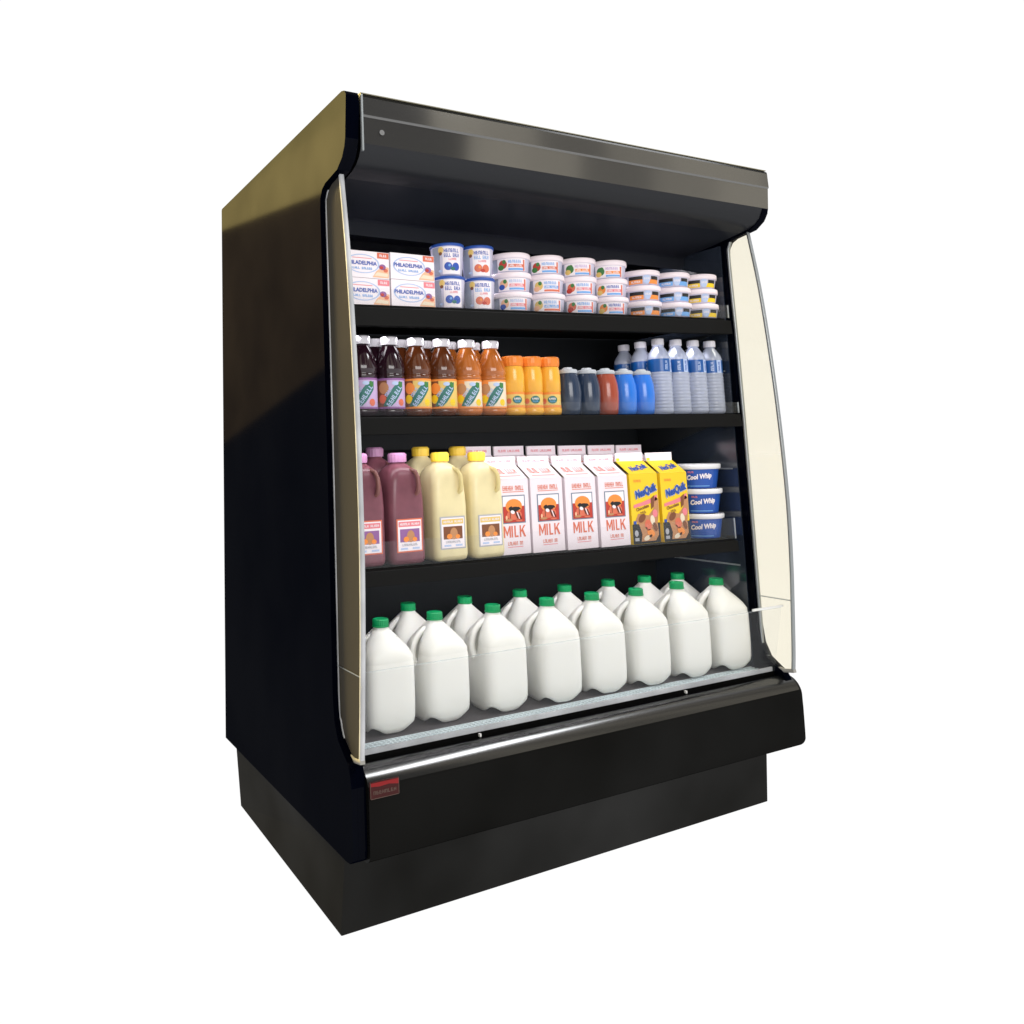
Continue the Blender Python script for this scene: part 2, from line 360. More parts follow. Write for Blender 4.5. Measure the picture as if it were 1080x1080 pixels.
# dark channel strips lining the front edge of the left panel
top = MB().box(0.001, W-0.001, 0.05, D-0.002, 1.60, 1.658, 'edge_black').build('top_panel', case)
MB().box(T, XI1, 0.755, D-0.002, 0.167, 1.60, 'side_black').build('back_panel', case)
# kick plate (box very slightly out of true, as in the picture)
kb = [(0.0092, 0.0704, 0), (1.2419, 0.0780, 0), (1.2419, 0.7345, 0), (0.0227, 0.7345, 0)]
kt = [(0.0200, 0.0640, 0.166), (1.2400, 0.0640, 0.166), (1.2400, 0.7200, 0.166), (0.0060, 0.7200, 0.166)]
MB().hexa(kb, kt, 'kick_black').build('kick_plate', case, bevel=0.002)
MB().box(T, XI1, 0.010, 0.75, 0.168, 0.20, 'edge_black').build('underbody', case)
# canopy: front face with a crease, rolled lower edge, underside, valance
cprof = [(-0.045, 1.660), (-0.0570, 1.657), (-0.0588, 1.652), (-0.0602, 1.6140), (-0.0596, 1.6115), (-0.0572, 1.610), (-0.053, 1.556), (-0.050, 1.545), (-0.042, 1.530), (-0.028, 1.518), (-0.010, 1.511), (0.02, 1.505)]
x0, x1 = T+0.008, 1.2645
cm = MB().sheet([(0.06, 1.659)]+cprof[:3], x0, x1, 'edge_black', smooth=False); cm.sheet(cprof[2:7], x0, x1, 'canopy_grey', smooth=False)
cm.sheet(cprof[6:], x0, x1, 'canopy_low'); 
for xe in (x0, x1): cm.add([(xe, y, z) for y, z in cprof]+[(xe, .02, 1.65)], [tuple(range(len(cprof)+1))], 'edge_black')
can = cm.build('canopy', case)
MB().sheet([(0.02, 1.505), (0.10, 1.494), (0.205, 1.482), (0.212, 1.478), (0.214, 1.445), (0.218, 1.445), (0.222, 1.485), (0.40, 1.487)], x0, XI1, 'canopy_under', smooth=False).build('canopy_underside', can)
MB().box(T+0.004, T+0.008, -0.066, -0.060, 1.535, 1.654, 'trim_grey').build('end_trim', can)
MB().add([(T+.055+.006*math.cos(a*math.pi/5), -0.0570+0.0, 1.583+.006*math.sin(a*math.pi/5)) for a in range(10)], [tuple(range(10))], 'screw_grey').build('screw', can)
MB().box(x0, x1, -0.0555, 0.05, 1.6605, 1.6625, 'edge_olive').build('top_edge', can)
MB().box(0.08, 1.19, 0.262, 0.288, 1.478, 1.486, 'vinyl_white').build('lamp_housing', can)
# inner liner
YB = 0.40
ln = MB().box(T, XI1, YB, YB+0.02, 0.33, 1.49, 'liner_black')
for z in (1.155, 0.930, 0.612, 1.45): ln.box(T+0.03, XI1-0.12, YB-0.006, YB-0.001, z, z+0.006, 'gap_black')
for z in (1.12, 0.895, 0.60, 1.40):
    for i in range(26):
        x = 0.10+i*0.043; ln.add([(x+.004*math.cos(a*math.pi/4), YB-0.0006, z+.004*math.sin(a*math.pi/4)) for a in range(8)], [tuple(range(8))], 'gap_black')
ln.build('rear_liner', case)
# inner face of the right end panel; grey strips painted as reflected streaks
rw = MB().box(XI1-0.004, XI1-0.0005, 0.085, YB, 0.34, 1.485, 'wall_black')
for z in (0.60, 0.86, 1.13, 1.30): rw.box(XI1-0.0062, XI1-0.0042, 0.10, YB-0.002, z, z+0.004, 'trim_grey')
rw.build('inner_wall', case)
MB().box(XI0+0.0005, XI0+0.004, 0.085, YB, 0.34, 1.485, 'wall_black').build('inner_wall', case)

# curved end glass
gf_l = [(0.004, 1.509), (-0.018, 1.348), (-0.033, 1.169), (-0.043, 0.98), (-0.047, 0.779), (-0.042, 0.62), (-0.035, 0.51), (-0.027, 0.40), (-0.022, 0.352)]
def dens(p, k=4):   # catmull-rom densify
    out = []
    for i in range(len(p)-1):
        a, b, c, d = p[max(i-1, 0)], p[i], p[i+1], p[min(i+2, len(p)-1)]
        for t in [j/k for j in range(k)]:
            out.append(tuple(0.5*((2*b[q])+(-a[q]+c[q])*t+(2*a[q]-5*b[q]+4*c[q]-d[q])*t*t+(-a[q]+3*b[q]-3*c[q]+d[q])*t**3) for q in (0, 1)))
    return out+[p[-1]]
gf = dens(gf_l)
def rear_curve(xo): return [(0.020, 0.349), (0.048, 0.372), (0.062, 0.402), (0.070+xo, 0.45), (0.070+xo, 0.80), (0.072+xo, 1.15), (0.078+xo, 1.44), (0.074+xo, 1.478), (0.060, 1.496)]
def ribbon(path, w, xa, xb, m):   # strip of width w (in the y-z plane) following path
    mb = MB(); P = [Vector((0, y, z)) for y, z in path]; rings = []
    for i, p in enumerate(P):
        t = (P[min(i+1, len(P)-1)]-P[max(i-1, 0)]).normalized(); n = Vector((0, -t.z, t.y))*w/2
        rings.append([tuple(p+n+Vector((xa, 0, 0))), tuple(p-n+Vector((xa, 0, 0))), tuple(p-n+Vector((xb, 0, 0))), tuple(p+n+Vector((xb, 0, 0)))])
    return mb.loft(rings, m)
def end_glass(x, pane, rear_o, tf, tr, seam):
    rc = dens(rear_curve(rear_o), 3)
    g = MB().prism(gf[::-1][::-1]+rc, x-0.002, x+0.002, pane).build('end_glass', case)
    ribbon(gf, 0.007 if tf == 'trim_bright' else 0.005, x-0.0045, x+0.0045, tf).build('front_trim', g)
    ribbon(rc[3:], 0.006, x-0.004, x+0.004, tr).build('rear_trim', g)
    ribbon([(-0.026, 0.350), (0.004, 0.345), (0.032, 0.350), (0.062, 0.372), (0.078, 0.398)], 0.008, x-0.005, x+0.005, 'trim_metal').build('foot_trim', g)
    for z in seam: MB().box(x-0.0035, x+0.0035, -0.036 if z < .6 else -0.042, 0.082, z, z+0.0016, 'trim_grey').build('glass_joint', g)
    return g
end_glass(0.0180, 'pane_tan_reflection', 0.0, 'trim_bright', 'trim_bright', (0.505,))
end_glass(1.250, 'pane_cream', -0.008, 'trim_grey', 'trim_grey', (0.525,))

# front bumper with rolled top, slot and clips, badge
bprof = ([(0.024, 0.318), (0.022, 0.330)] + arc(0.020, 0.290, 0.042, 90, 180, 12)[1:] + [(-0.0225, 0.255), (-0.022, 0.20)] + arc(0.000, 0.182, 0.022, 180, 265, 6)[1:] + [(0.02, 0.160)])
bx0, bx1 = T+0.0008, 1.268
bm = MB().sheet(bprof[:12], bx0, bx1, 'bumper_roll').sheet(bprof[11:], bx0, bx1, 'bumper_black')
n_ = len(bprof); rr = 0.012   # rounded right end cap
ctr = (0.02, 0.24)
rings = []
for k in range(5):
    a = k/4*math.pi/2; s_ = 1-0.10*(1-math.cos(a)); rings.append([(bx1+rr*math.sin(a), ctr[0]+(y-ctr[0])*s_, ctr[1]+(z-ctr[1])*s_) for y, z in bprof])
vs = [p for r in rings for p in r]; fs = [(i*n_+j, i*n_+j+1, (i+1)*n_+j+1, (i+1)*n_+j) for i in range(4) for j in range(n_-1)]
bm.add(vs, fs, 'bumper_black', True); bm.add(rings[-1]+[(bx1+rr, 0.06, 0.17), (bx1+rr, 0.06, 0.31)], [tuple(range(n_+2))], 'bumper_black')
bm.add([(bx0, y, z) for y, z in bprof]+[(bx0, 0.03, 0.20)], [tuple(range(n_+1))], 'edge_black')
bm.sheet([(0.02, 0.160), (0.09, 0.1605)], bx0, bx1+rr, 'bumper_black')
bump_ = bm.build('bumper', case)
MB().box(bx0, XI1+0.01, 0.0265, 0.0285, 0.30, 0.340, 'gap_black').build('slot', bump_)
for x in (0.315, 0.915):
    MB().box(x, x+0.004, 0.020, 0.0262, 0.3325, 0.3385, 'vinyl_white').build('clip', bump_)
bd = MB(); fn = front(-0.0246, 0.033, 0.279)
bd.box(0.033, 0.095, -0.0246, -0.0200, 0.279, 0.309, 'badge_red')
bd.art_poly(fn, [(0.001, .029), (0.001, .023), (.020, .021), (.040, .0225), (.061, .019), (.061, .029)], 'badge_bright', 1)
bd.art_marks(fn, .031, .011, .050, .0065, 'badge_text', 2, 8)
for u0, u1, v0, v1 in ((0, .062, 0, .0012), (.0608, .062, 0, .030), (0, .0012, 0, .03)): bd.art_rect(fn, u0, u1, v0, v1, 'badge_text', 1)
bd.build('badge', case)

# deck, air grille, front lip, clear guard
DZ = 0.340
MB().box(XI0+.004, XI1-.004, 0.092, YB, 0.325, DZ, 'deck_grey').build('deck', case)
gm = MB().box(XI0+.004, XI1-.004, 0.030, 0.0915, 0.320, 0.330, 'deck_grey')
for y in (0.036, 0.047, 0.058, 0.069, 0.080, 0.089): gm.box(XI0+.004, XI1-.004, y, y+0.0030, 0.3305, 0.3385, 'grille_metal')
x = XI0+0.008
while x < XI1-0.008: gm.box(x, x+0.0035, 0.034, 0.0915, 0.3325, 0.3375, 'grille_metal'); x += 0.0105
gm.build('air_grille', case)
MB().box(XI0+.002, XI1-.002, 0.0290, 0.0335, 0.334, 0.3500, 'trim_bright').build('front_lip', case)
def guard_strip(z0, z1, xa, xb, m, th=0.0025, dy=0.0):     # sheet leaning towards the aisle
    yy = lambda z: 0.0225-(z-0.342)*0.21+dy
    return MB().hexa([(xa, yy(z0), z0), (xb, yy(z0), z0), (xb, yy(z0)+th, z0), (xa, yy(z0)+th, z0)],
                     [(xa, yy(z1), z1), (xb, yy(z1), z1), (xb, yy(z1)+th, z1), (xa, yy(z1)+th, z1)], m)
g = guard_strip(0.342, 0.5065, XI0+.002, XI1-.002, 'acrylic').build('front_guard', case)
guard_strip(0.5067, 0.5077, XI0+.002, XI1-.002, 'acrylic_faint').build('guard_edge', g)
guard_strip(0.5079, 0.5135, 1.13, XI1+.003, 'vinyl_white', .004, -.001).build('guard_rail', g)

# shelves (each slightly out of level, as in the picture)
def shelf(xa, xb, yf, za, zb, lip, guard, dl=.003):
    s_ = MB(); th = 0.014
    yf_ = yf+.010; s_.hexa([(xa, yf_, za-th), (xb, yf_, zb-th), (xb, YB-.008, zb-th), (xa, YB-.008, za-th)], [(xa, yf_, za), (xb, yf_, zb), (xb, YB-.008, zb), (xa, YB-.008, za)], 'shelf_black')
    o = s_.build('shelf', case)
    MB().hexa([(xa, yf-.012, za-lip), (xb, yf-.012, zb-lip+.004), (xb, yf+.009, zb-lip+.004), (xa, yf+.009, za-lip)],
              [(xa, yf-.009, za-dl), (xb, yf-.009, zb-dl), (xb, yf+.009, zb-dl+.002), (xa, yf+.009, za-dl+.002)], 'shelf_black').build('price_rail', o, bevel=0.0015)
    for x in (xa+.03, xb-.03):
        MB().prism([(yf+.03, za-th-.001), (YB-.01, za-th-.001), (YB-.01, za-.10), (YB-.04, za-.10)], x-.0015, x+.0015, 'liner_black').build('bracket', o)
    gd = MB().hexa([(xa+.01, yf+.002, za+.001), (xb+.006, yf+.002, zb+.001), (xb+.006, yf+.0045, zb+.001), (xa+.01, yf+.0045, za+.001)],
              [(xa+.01, yf+.002, za+guard), (xb+.006, yf+.002, zb+guard), (xb+.006, yf+.0045, zb+guard), (xa+.01, yf+.0045, za+guard)], 'acrylic').build('shelf_guard', o)
    MB().box(xb+.0062, xb+.0080, yf+.0018, yf+.0048, zb+.001, zb+guard, 'acrylic_edge').build('guard_edge', gd)
    return o
def zs(k, x):
    a, b = ((1.2470, 1.2740), (1.0060, 1.0120), (0.6860, 0.6750))[k]
    return a+(b-a)*(x-0.08)/1.13
shelf(0.045, 1.212, 0.058, zs(0, .045), zs(0, 1.212), 0.050, 0.036, .009)
shelf(0.045, 1.222, 0.058, zs(1, .045), zs(1, 1.222), 0.040, 0.030)
shelf(0.045, 1.205, 0.085, zs(2, .045), zs(2, 1.205), 0.035, 0.055)

ORD = ['first', 'second', 'third', 'fourth', 'fifth', 'sixth', 'seventh', 'eighth']
# ------------------------------------------------------------------ gallon milk jugs
def sq_ring(a, z, n=40, e=4.0, dz=None, notch=0.0, na=math.pi*0.92):
    out = []
    for j in range(n):
        t = 2*math.pi*j/n; c, s_ = math.cos(t), math.sin(t)
        r = a/((abs(c)**e+abs(s_)**e)**(1/e))
        d = abs((t-na+math.pi) % (2*math.pi)-math.pi); r *= 1-notch*math.exp(-(d/0.38)**2)
        zz = z+(dz*max(0, abs(math.sin(2*t)))**6 if dz else 0)
        out.append((r*c, r*s_, zz))
    return out
def make_gallon():
    root = empty('milk_jug', (0, 0, 0)); A = 0.0580
    R = []
    spec = [(.006, .62, 4, .010, 0), (0, .80, 4, .014, 0), (.004, .90, 4.5, .012, 0), (.014, .955, 4.5, .006, 0), (.03, .985, 4.5, 0, 0), (.06, 1, 4.5, 0, 0), (.10, 1, 4.5, 0, .0), (.115, 1, 4.5, 0, .10),
            (.128, 1, 4.5, 0, .28), (.142, .998, 4.4, 0, .42), (.145, .985, 4.2, 0, .45), (.148, .99, 4.0, 0, .46), (.155, .99, 3.8, 0, .48), (.162, .965, 3.5, 0, .48), (.170, .90, 3.1, 0, .46), (.179, .79, 2.7, 0, .42), (.188, .655, 2.4, 0, .33),
            (.197, .50, 2.2, 0, .20), (.205, .37, 2, 0, .06), (.209, .29, 2, 0, 0), (.213, .27, 2, 0, 0), (.2165, .27, 2, 0, 0)]
    for z, a, e, dz, nt in spec: R.append(sq_ring(A*a, z, 64, e*1.35 if z < .16 else e*1.15, dz, nt))
    MB().loft(R, 'milk_plastic').build('body', root)
    na = math.pi*0.92; ca, sa = math.cos(na), math.sin(na)
    hp = [(.014, .1955), (.026, .1925), (.037, .184), (.046, .173), (.0515, .160), (.0545, .146), (.0545, .131), (.050, .118), (.043, .109)]
    MB().tube([(r*ca, r*sa, z) for r, z in hp], [.0075, .0075, .0075, .0075, .0075, .0075, .0078, .009, .010], 'milk_plastic', 12, 0.95).build('handle', root)
    c = MB().lathe([(.0188, .2135), (.0188, .2160)], 'cap_green', 24)
    prof = [(.0172, .2162), (.0172, .2285), (.0160, .2300)]
    n = 48; c.loft([[((r+(.0006 if j % 2 else 0))*math.cos(2*math.pi*j/n), (r+(.0006 if j % 2 else 0))*math.sin(2*math.pi*j/n), z) for j in range(n)] for r, z in prof], 'cap_green', False)
    c.build('cap', root); return root
P = Proto(make_gallon())
GJ = 'white gallon milk jugs with green caps on the bottom deck'
fj = [(.159, .156), (.300, .160), (.454, .152), (.606, .142), (.747, .142), (.888, .136), (1.028, .132), (1.176, .132)]
fl = ['front-row white milk jug half hidden by the left end glass', 'front-row white milk jug second from the left end glass', 'front-row white milk jug third from the left end glass, wide view of its handle',
      'front-row white milk jug fourth from the left, left of the middle', 'front-row white milk jug fifth from the left, right of the middle', 'front-row white milk jug third from the right end glass',
      'front-row white milk jug second from the right end glass', 'front-row white milk jug at the far right end beside the right end glass']
for i, (x, y) in enumerate(fj): P.place((x, y, DZ+.0005), random.uniform(-.10, .10), fl[i], 'milk jug', GJ, (1, 1, random.uniform(.985, 1.012)))
bj = [(.303, .286), (.466, .286), (.636, .286), (.780, .282), (.932, .282), (1.060, .275), (1.174, .262)]
for i, (x, y) in enumerate(bj):
    P.place((x, y, DZ+.0005), random.uniform(-.16, .16), 'back-row white milk jug, green cap showing between the %s and %s front-row jugs' % (ORD[i], ORD[i+1]), 'milk jug', GJ)

# ------------------------------------------------------------------ top shelf: cream cheese boxes
def make_box(w, h, d, tab):
    b = MB(); b.box(0, w, 0, d, 0, h, 'white_card'); f = front(0)
    b.art_ell(f, w*.42, h*.52, w*.37, h*.36, 'pale_blue', 1, 28, hollow=.90)
    b.art_text(f, 'PHILADELPHIA', w*.40, h*.55, w*.66, h*.15, 'blue_ink', 2, bold=.03)
    b.art_marks(f, w*.40, h*.35, w*.46, h*.085, 'light_blue_ink', 2, 12, gap=(5,))
    b.art_rect(f, w*.20, w*.62, h*.72, h*.745, 'pink_ink', 1)
    b.art_rect(f, w*.74, w*.995, h*.76, h*.98, tab, 1); b.art_marks(f, w*.87, h*.87, w*.16, h*.09, 'white_card', 2, 4)
    b.art_poly(f, [(w*.63, h*.04), (w*.99, h*.04), (w*.99, h*.44), (w*.86, h*.48), (w*.72, h*.28)], 'peach_ink', 1)
    b.art_poly(f, [(w*.66, h*.10), (w*.96, h*.08), (w*.97, h*.20), (w*.74, h*.24)], 'cream_ink', 2)
    b.art_ell(f, w*.85, h*.44, w*.075, h*.11, 'purple_ink', 2); b.art_ell(f, w*.83, h*.42, w*.04, h*.06, 'red_ink', 3)
    b.art_ell(f, w*.92, h*.32, w*.05, h*.07, 'coral_ink', 2)
    return b.build('cream_cheese_box', None, bevel=.0012)
P1 = Proto(make_box(.113, .0595, .12, 'coral_ink')); P2 = Proto(make_box(.113, .0595, .12, 'pink_ink'))
GB = 'boxes of cream cheese stacked two by two on the top shelf'
for col, (x, side_) in enumerate(((.051, 'left stack by the end glass'), (.168, 'right stack by the cups'))):
    z = zs(0, x)+.0015
    P2.place((x, .075, z), 0, 'cream cheese box with pink tab, bottom of '+side_, 'food box', GB)
    P1.place((x, .075, z+.0605), 0, 'cream cheese box with red tab, top of '+side_, 'food box', GB)
# small cups with blue rims
def make_cup(kind):
    root = empty('yogurt_cup', (0, 0, 0)); H = .0775
    prof = [(.0315, 0), (.033, .001), (.0390, H-.007)]
    c = MB().lathe([(.0300, .0), (.0315, .0005)]+prof[1:], 'white_cup', 36); rf = interp([(.033, .001), (.0390, H-.007)])
    f = round_front(rf); ink = 'blue_ink' if kind == 0 else 'coral_ink'
    c.art_ell(f, -.020, .060, .007, .008, 'gold_ink', 1); c.art_ell(f, -.021, .052, .004, .004, 'brown_ink', 2)
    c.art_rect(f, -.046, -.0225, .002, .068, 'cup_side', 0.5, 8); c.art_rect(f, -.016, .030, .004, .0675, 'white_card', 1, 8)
    c.art_marks(f, .006, .0585, .038, .0085, 'blue_ink', 2, 7)
    c.art_marks(f, .006, .0475, .038, .0085, 'light_blue_ink' if kind else 'blue_ink', 2, 9, gap=(4,))
    c.art_marks(f, .008, .0385, .020, .005, 'pink_ink', 2, 6)
    c.art_ell(f, -.003, .022, .0095, .0095, ink, 2); c.art_ell(f, .016, .021, .0095, .0095, ink, 2)
    c.art_ell(f, .008, .016, .006, .004, 'teal_ink' if kind == 0 else 'red_ink', 3); c.art_ell(f, .000, .024, .003, .003, 'light_blue_ink' if kind == 0 else 'orange_ink', 3)
    c.art_ell(f, -.022, .012, .005, .003, 'pale_blue', 1)
    c.build('cup', root)
    MB().lathe([(.0398, H-.0078), (.0405, H-.0065), (.0405, H-.0018), (.0392, H-.0006), (.036, H-.0006)], 'cup_rim_blue', 36).build('lid', root)
    return root
PA = Proto(make_cup(0)); PB = Proto(make_cup(1)); GC = 'blue-rimmed cups stacked two by two on the top shelf'
for (x, pr, fruit, wh) in ((.345, PA, 'blueberry', 'left'), (.430, PB, 'strawberry', 'right')):
    for k, lev in ((0, 'bottom'), (1, 'top')):
        pr.place((x, .118, zs(0, x)+.0015+k*.0780), face(x), 'blue-rimmed white %s cup, %s one of the %s stack' % (fruit, lev, wh), 'yogurt cup', GC)
# shallow tubs, four columns of three
def make_tub(cols, name='yogurt_tub', wide=.051, H=.0480, dark=False):
    root = empty(name, (0, 0, 0)); rp = [(wide*.86, 0), (wide*.95, H-.013)]
    c = MB().lathe([(wide*.80, 0), (wide*.86, .0006), (wide*.95, H-.013)], 'white_cup', 40); f = round_front(interp(rp)); w = wide
    if not dark:
        a, b_, tx, bar = cols
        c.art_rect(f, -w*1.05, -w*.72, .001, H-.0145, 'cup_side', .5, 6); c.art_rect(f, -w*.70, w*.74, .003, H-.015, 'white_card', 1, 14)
        c.art_ell(f, -w*.42, .019, w*.20, .0105, a, 2, rot=.3); c.art_ell(f, -w*.52, .012, w*.15, .0065, b_, 3); c.art_ell(f, -w*.36, .025, w*.09, .005, 'green_ink', 3)
        c.art_marks(f, w*.16, .0255, w*.66, .0070, tx, 2, 7)
        c.art_rect(f, -w*.16, w*.60, .0120, .0190, bar, 2, 8); c.art_marks(f, w*.2, .0155, w*.68, .0045, 'white_card', 3, 12, gap=(5,))
        c.art_rect(f, -w*.16, w*.60, .0045, .0095, 'light_blue_ink' if bar != 'light_blue_ink' else 'coral_ink', 2, 8)
        c.art_rect(f, w*.60, w*.70, .004, .030, 'coral_ink', 2, 2)
    else:
        colr, = cols
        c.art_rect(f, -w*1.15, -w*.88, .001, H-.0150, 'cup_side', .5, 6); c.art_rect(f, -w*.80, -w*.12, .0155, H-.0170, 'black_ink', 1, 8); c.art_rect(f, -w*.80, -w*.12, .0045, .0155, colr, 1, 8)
        c.art_rect(f, w*.32, w*.82, .0155, H-.0170, 'black_ink', 1, 6); c.art_rect(f, w*.20, w*.82, .0045, .0155, colr, 1, 8)
        c.art_ell(f, w*.08, .0165, w*.18, .0125, 'pale_blue', 2); c.art_marks(f, w*.10, .0180, w*.30, .006, 'white_card', 3, 5)
        c.art_marks(f, -w*.45, .0100, w*.44, .0055, 'white_card', 2, 6)
    c.build('cup', root)
    MB().lathe([(w*.985, H-.0142), (w*1.01, H-.0130), (w*1.01, H-.0022), (w*.985, H-.0008), (w*.90, H-.0008)], 'white_lid', 40).build('lid', root)
    return root
tp = {k: Proto(make_tub(v)) for k, v in {
    'red berry': ('red_ink', 'green_ink', 'light_blue_ink', 'coral_ink'), 'green fruit': ('green_ink', 'gold_ink', 'lilac_ink', 'orange_ink'),
    'blue swirl': ('peach_ink', 'blue_ink', 'pale_blue', 'pink_ink'), 'peach': ('gold_ink', 'peach_ink', 'light_blue_ink', 'light_blue_ink'),
    'brick red fruit': ('coral_ink', 'red_ink', 'light_blue_ink', 'pink_ink'), 'orange fruit': ('orange_ink', 'gold_ink', 'blue_ink', 'pink_ink')}.items()}
grid = [('red berry', 'blue swirl', 'blue swirl'), ('red berry', 'peach', 'peach'), ('green fruit', 'brick red fruit', 'brick red fruit'), ('green fruit', 'orange fruit', 'orange fruit')]
GT = 'white-lidded tubs stacked three high on the top shelf'
for i, x in enumerate((.533, .637, .743, .849)):
    for k in range(3):
        kind = grid[i][2-k]
        tp[kind].place((x, .128, zs(0, x)+.0015+k*.0482), face(x)+random.uniform(-.05, .05), 'white-lidded tub with %s picture, %s of the %s stack from the left' % (kind, ('bottom', 'middle', 'top')[k], ORD[i]), 'yogurt tub', GT)
GD = 'small puddings stacked three high at the right of the top shelf'
for i, (x, colr, cn) in enumerate(((.966, 'orange_ink', 'orange'), (1.078, 'light_blue_ink', 'blue'), (1.183, 'yellow_ink', 'yellow'))):
    pr = Proto(make_tub((colr,), 'pudding_tub', .0535, .0415, True))
    for k in range(3): pr.place((x, .130, zs(0, x)+.0015+k*.0417), face(x, k=.6), '%s and black labelled white tub, %s of its stack' % (cn, ('bottom', 'middle', 'top')[k]), 'pudding tub', GD)

# ------------------------------------------------------------------ second shelf
def make_juice(liq, top, art):
    root = empty('juice_bottle', (0, 0, 0)); R = .0345
    prof = [(.026, 0), (.031, .002), (R-.001, .010), (R-.001, .014), (R-.0025, .016), (R-.0025, .084), (R-.0005, .086), (R-.0005, .092), (R-.003, .0945), (R, .097), (R, .108), (R-.0018, .118), (.0290, .130), (.0250, .141), (.0200, .151), (.0160, .157), (.0150, .163)]
    n = 32; rings = []
    for r, z in prof:
        w = 1 if .104 < z < .150 else 0
        rings.append([((r-(.0009*w if j % 4 < 2 else 0))*math.cos(2*math.pi*j/n), (r-(.0009*w if j % 4 < 2 else 0))*math.sin(2*math.pi*j/n), z) for j in range(n)])
    MB().loft(rings, liq).build('bottle', root)
    c = MB(); n = 36; c.loft([[((r+(.0005 if j % 2 else 0))*math.cos(2*math.pi*j/n), (r+(.0005 if j % 2 else 0))*math.sin(2*math.pi*j/n), z) for j in range(n)] for r, z in [(.0190, .1600), (.0192, .1755), (.0178, .1780)]], 'cap_white', False)
    c.build('cap', root)
    rl = R-.0012; f = round_front(lambda v: rl); lb = MB().lathe([(rl, .0165), (rl, .0835)], art['bg'], 48, cap0=False, cap1=False)
    lb.art_rect(f, -.050, .050, .0165, .0205, art['rim'], 1, 16); lb.art_rect(f, -.050, .050, .0790, .0835, art['rim'], 1, 16)
    lb.art_rect(f, -.050, -.012, .0206, .0788, art['dark'], 0.5, 12)
    lb.art_ell(f, -.020, .062, .012, .013, art['fruit'], 1); lb.art_ell(f, -.023, .038, .009, .010, art['fruit2'], 1); lb.art_ell(f, .022, .030, .008, .008, art['fruit2'], 1)
    lb.art_poly(f, [(-.022, .022), (-.003, .022), (.006, .030), (.026, .058), (.027, .076), (.012, .074), (-.006, .054)], 'teal_ink', 2)
    lb.art_marks(f, .005, .045, .054, .0100, 'pale_blue', 3, 7, rot=.95)
    lb.art_marks(f, -.009, .053, .022, .0075, 'pale_blue', 3, 4, rot=.95)
    lb.art_ell(f, .007, .072, .008, .0045, 'pale_blue', 3); lb.art_ell(f, .020, .070, .005, .007, 'green_ink', 3, rot=.5)
    lb.build('label', root); return root
jk = {'dark purple': Proto(make_juice('juice_purple', 0, dict(dark='brown_ink', bg='lilac_ink', rim='purple_ink', fruit='tan_ink', fruit2='coral_ink'))),
      'brown amber': Proto(make_juice('juice_amber', 0, dict(dark='brown_ink', bg='gold_ink', rim='orange_ink', fruit='orange_ink', fruit2='yellow_ink'))),
      'light orange': Proto(make_juice('juice_orange', 0, dict(dark='orange_ink', bg='cream_ink', rim='orange_ink', fruit='tan_ink', fruit2='yellow_ink')))}
GJ2 = 'juice bottles with white caps at the left of the second shelf'
fx = [(.111, 'dark purple'), (.180, 'dark purple'), (.249, 'brown amber'), (.318, 'brown amber'), (.387, 'light orange'), (.456, 'light orange')]
fl = ['dark purple juice bottle in front, cut by the left end glass', 'dark purple juice bottle in front, beside the amber ones', 'brown amber juice bottle in front, touching the purple bottles', 'brown amber juice bottle in front, next to the light orange ones',
      'light orange juice bottle in front, next to the brown amber ones', 'light orange juice bottle in front, beside the yellow orange-capped bottles']
for i, (x, k) in enumerate(fx): jk[k].place((x, .118, zs(1, x)+.001), face(x)+random.uniform(-.12, .12), fl[i], 'juice bottle', GJ2)
for i, (x, k) in enumerate(fx):
    jk[k].place((x-.002, .189, zs(1, x)+.001), random.uniform(-.3, .3), '%s juice bottle of the back row, its white cap behind the %s bottle' % (k, ORD[i]), 'juice bottle', GJ2, (1, 1, 1.03))
def make_oj():
    root = empty('orange_juice_bottle', (0, 0, 0)); R = .0272
    prof = [(.022, 0), (.0255, .002), (R, .008), (R, .016), (R-.0015, .018), (R-.0015, .056), (R, .058), (R, .094), (R-.001, .106), (.0250, .114), (.0240, .118)]
    MB().lathe(prof, 'oj_yellow', 32).build('bottle', root)
    f = round_front(lambda v: R-.0014); b = MB().lathe([(R-.0013, .0185), (R-.0013, .0555)], 'gold_ink', 40, cap0=False, cap1=False)
    b.art_rect(f, -.036, .036, .0185, .024, 'orange_ink', 1, 12); b.art_rect(f, -.036, .036, .050, .0555, 'orange_ink', 1, 12)
    b.art_ell(f, .003, .037, .012, .0095, 'teal_ink', 2); b.art_marks(f, .003, .0395, .017, .0045, 'white_card', 3, 4); b.art_marks(f, .003, .0335, .015, .004, 'light_blue_ink', 3, 5)
    b.art_ell(f, -.018, .034, .006, .007, 'coral_ink', 2)
    b.build('label', root)
    c = MB(); n = 40; c.loft([[((r+(.0006 if j % 2 else 0))*math.cos(2*math.pi*j/n), (r+(.0006 if j % 2 else 0))*math.sin(2*math.pi*j/n), z) for j in range(n)] for r, z in [(.0245, .1185), (.0262, .126), (.0262, .139), (.0235, .1425)]], 'oj_cap', False)
    c.build('cap', root); return root
PO = Proto(make_oj()); GO = 'yellow orange-juice bottles with orange caps on the second shelf'
for i, x in enumerate((.517, .572, .627)):
    PO.place((x, .115, zs(1, x)+.001), face(x)+random.uniform(-.1, .1), 'front yellow bottle with orange cap, ' + ('beside the light orange juice', 'middle of three', 'beside the dark navy drinks')[i], 'orange juice bottle', GO)
for i, x in enumerate((.517, .572, .627)):
    PO.place((x-.001, .172, zs(1, x)+.001), random.uniform(-.3, .3), 'back-row yellow bottle with orange cap, behind the %s front one' % ('left', 'middle', 'right')[i], 'orange juice bottle', GO)
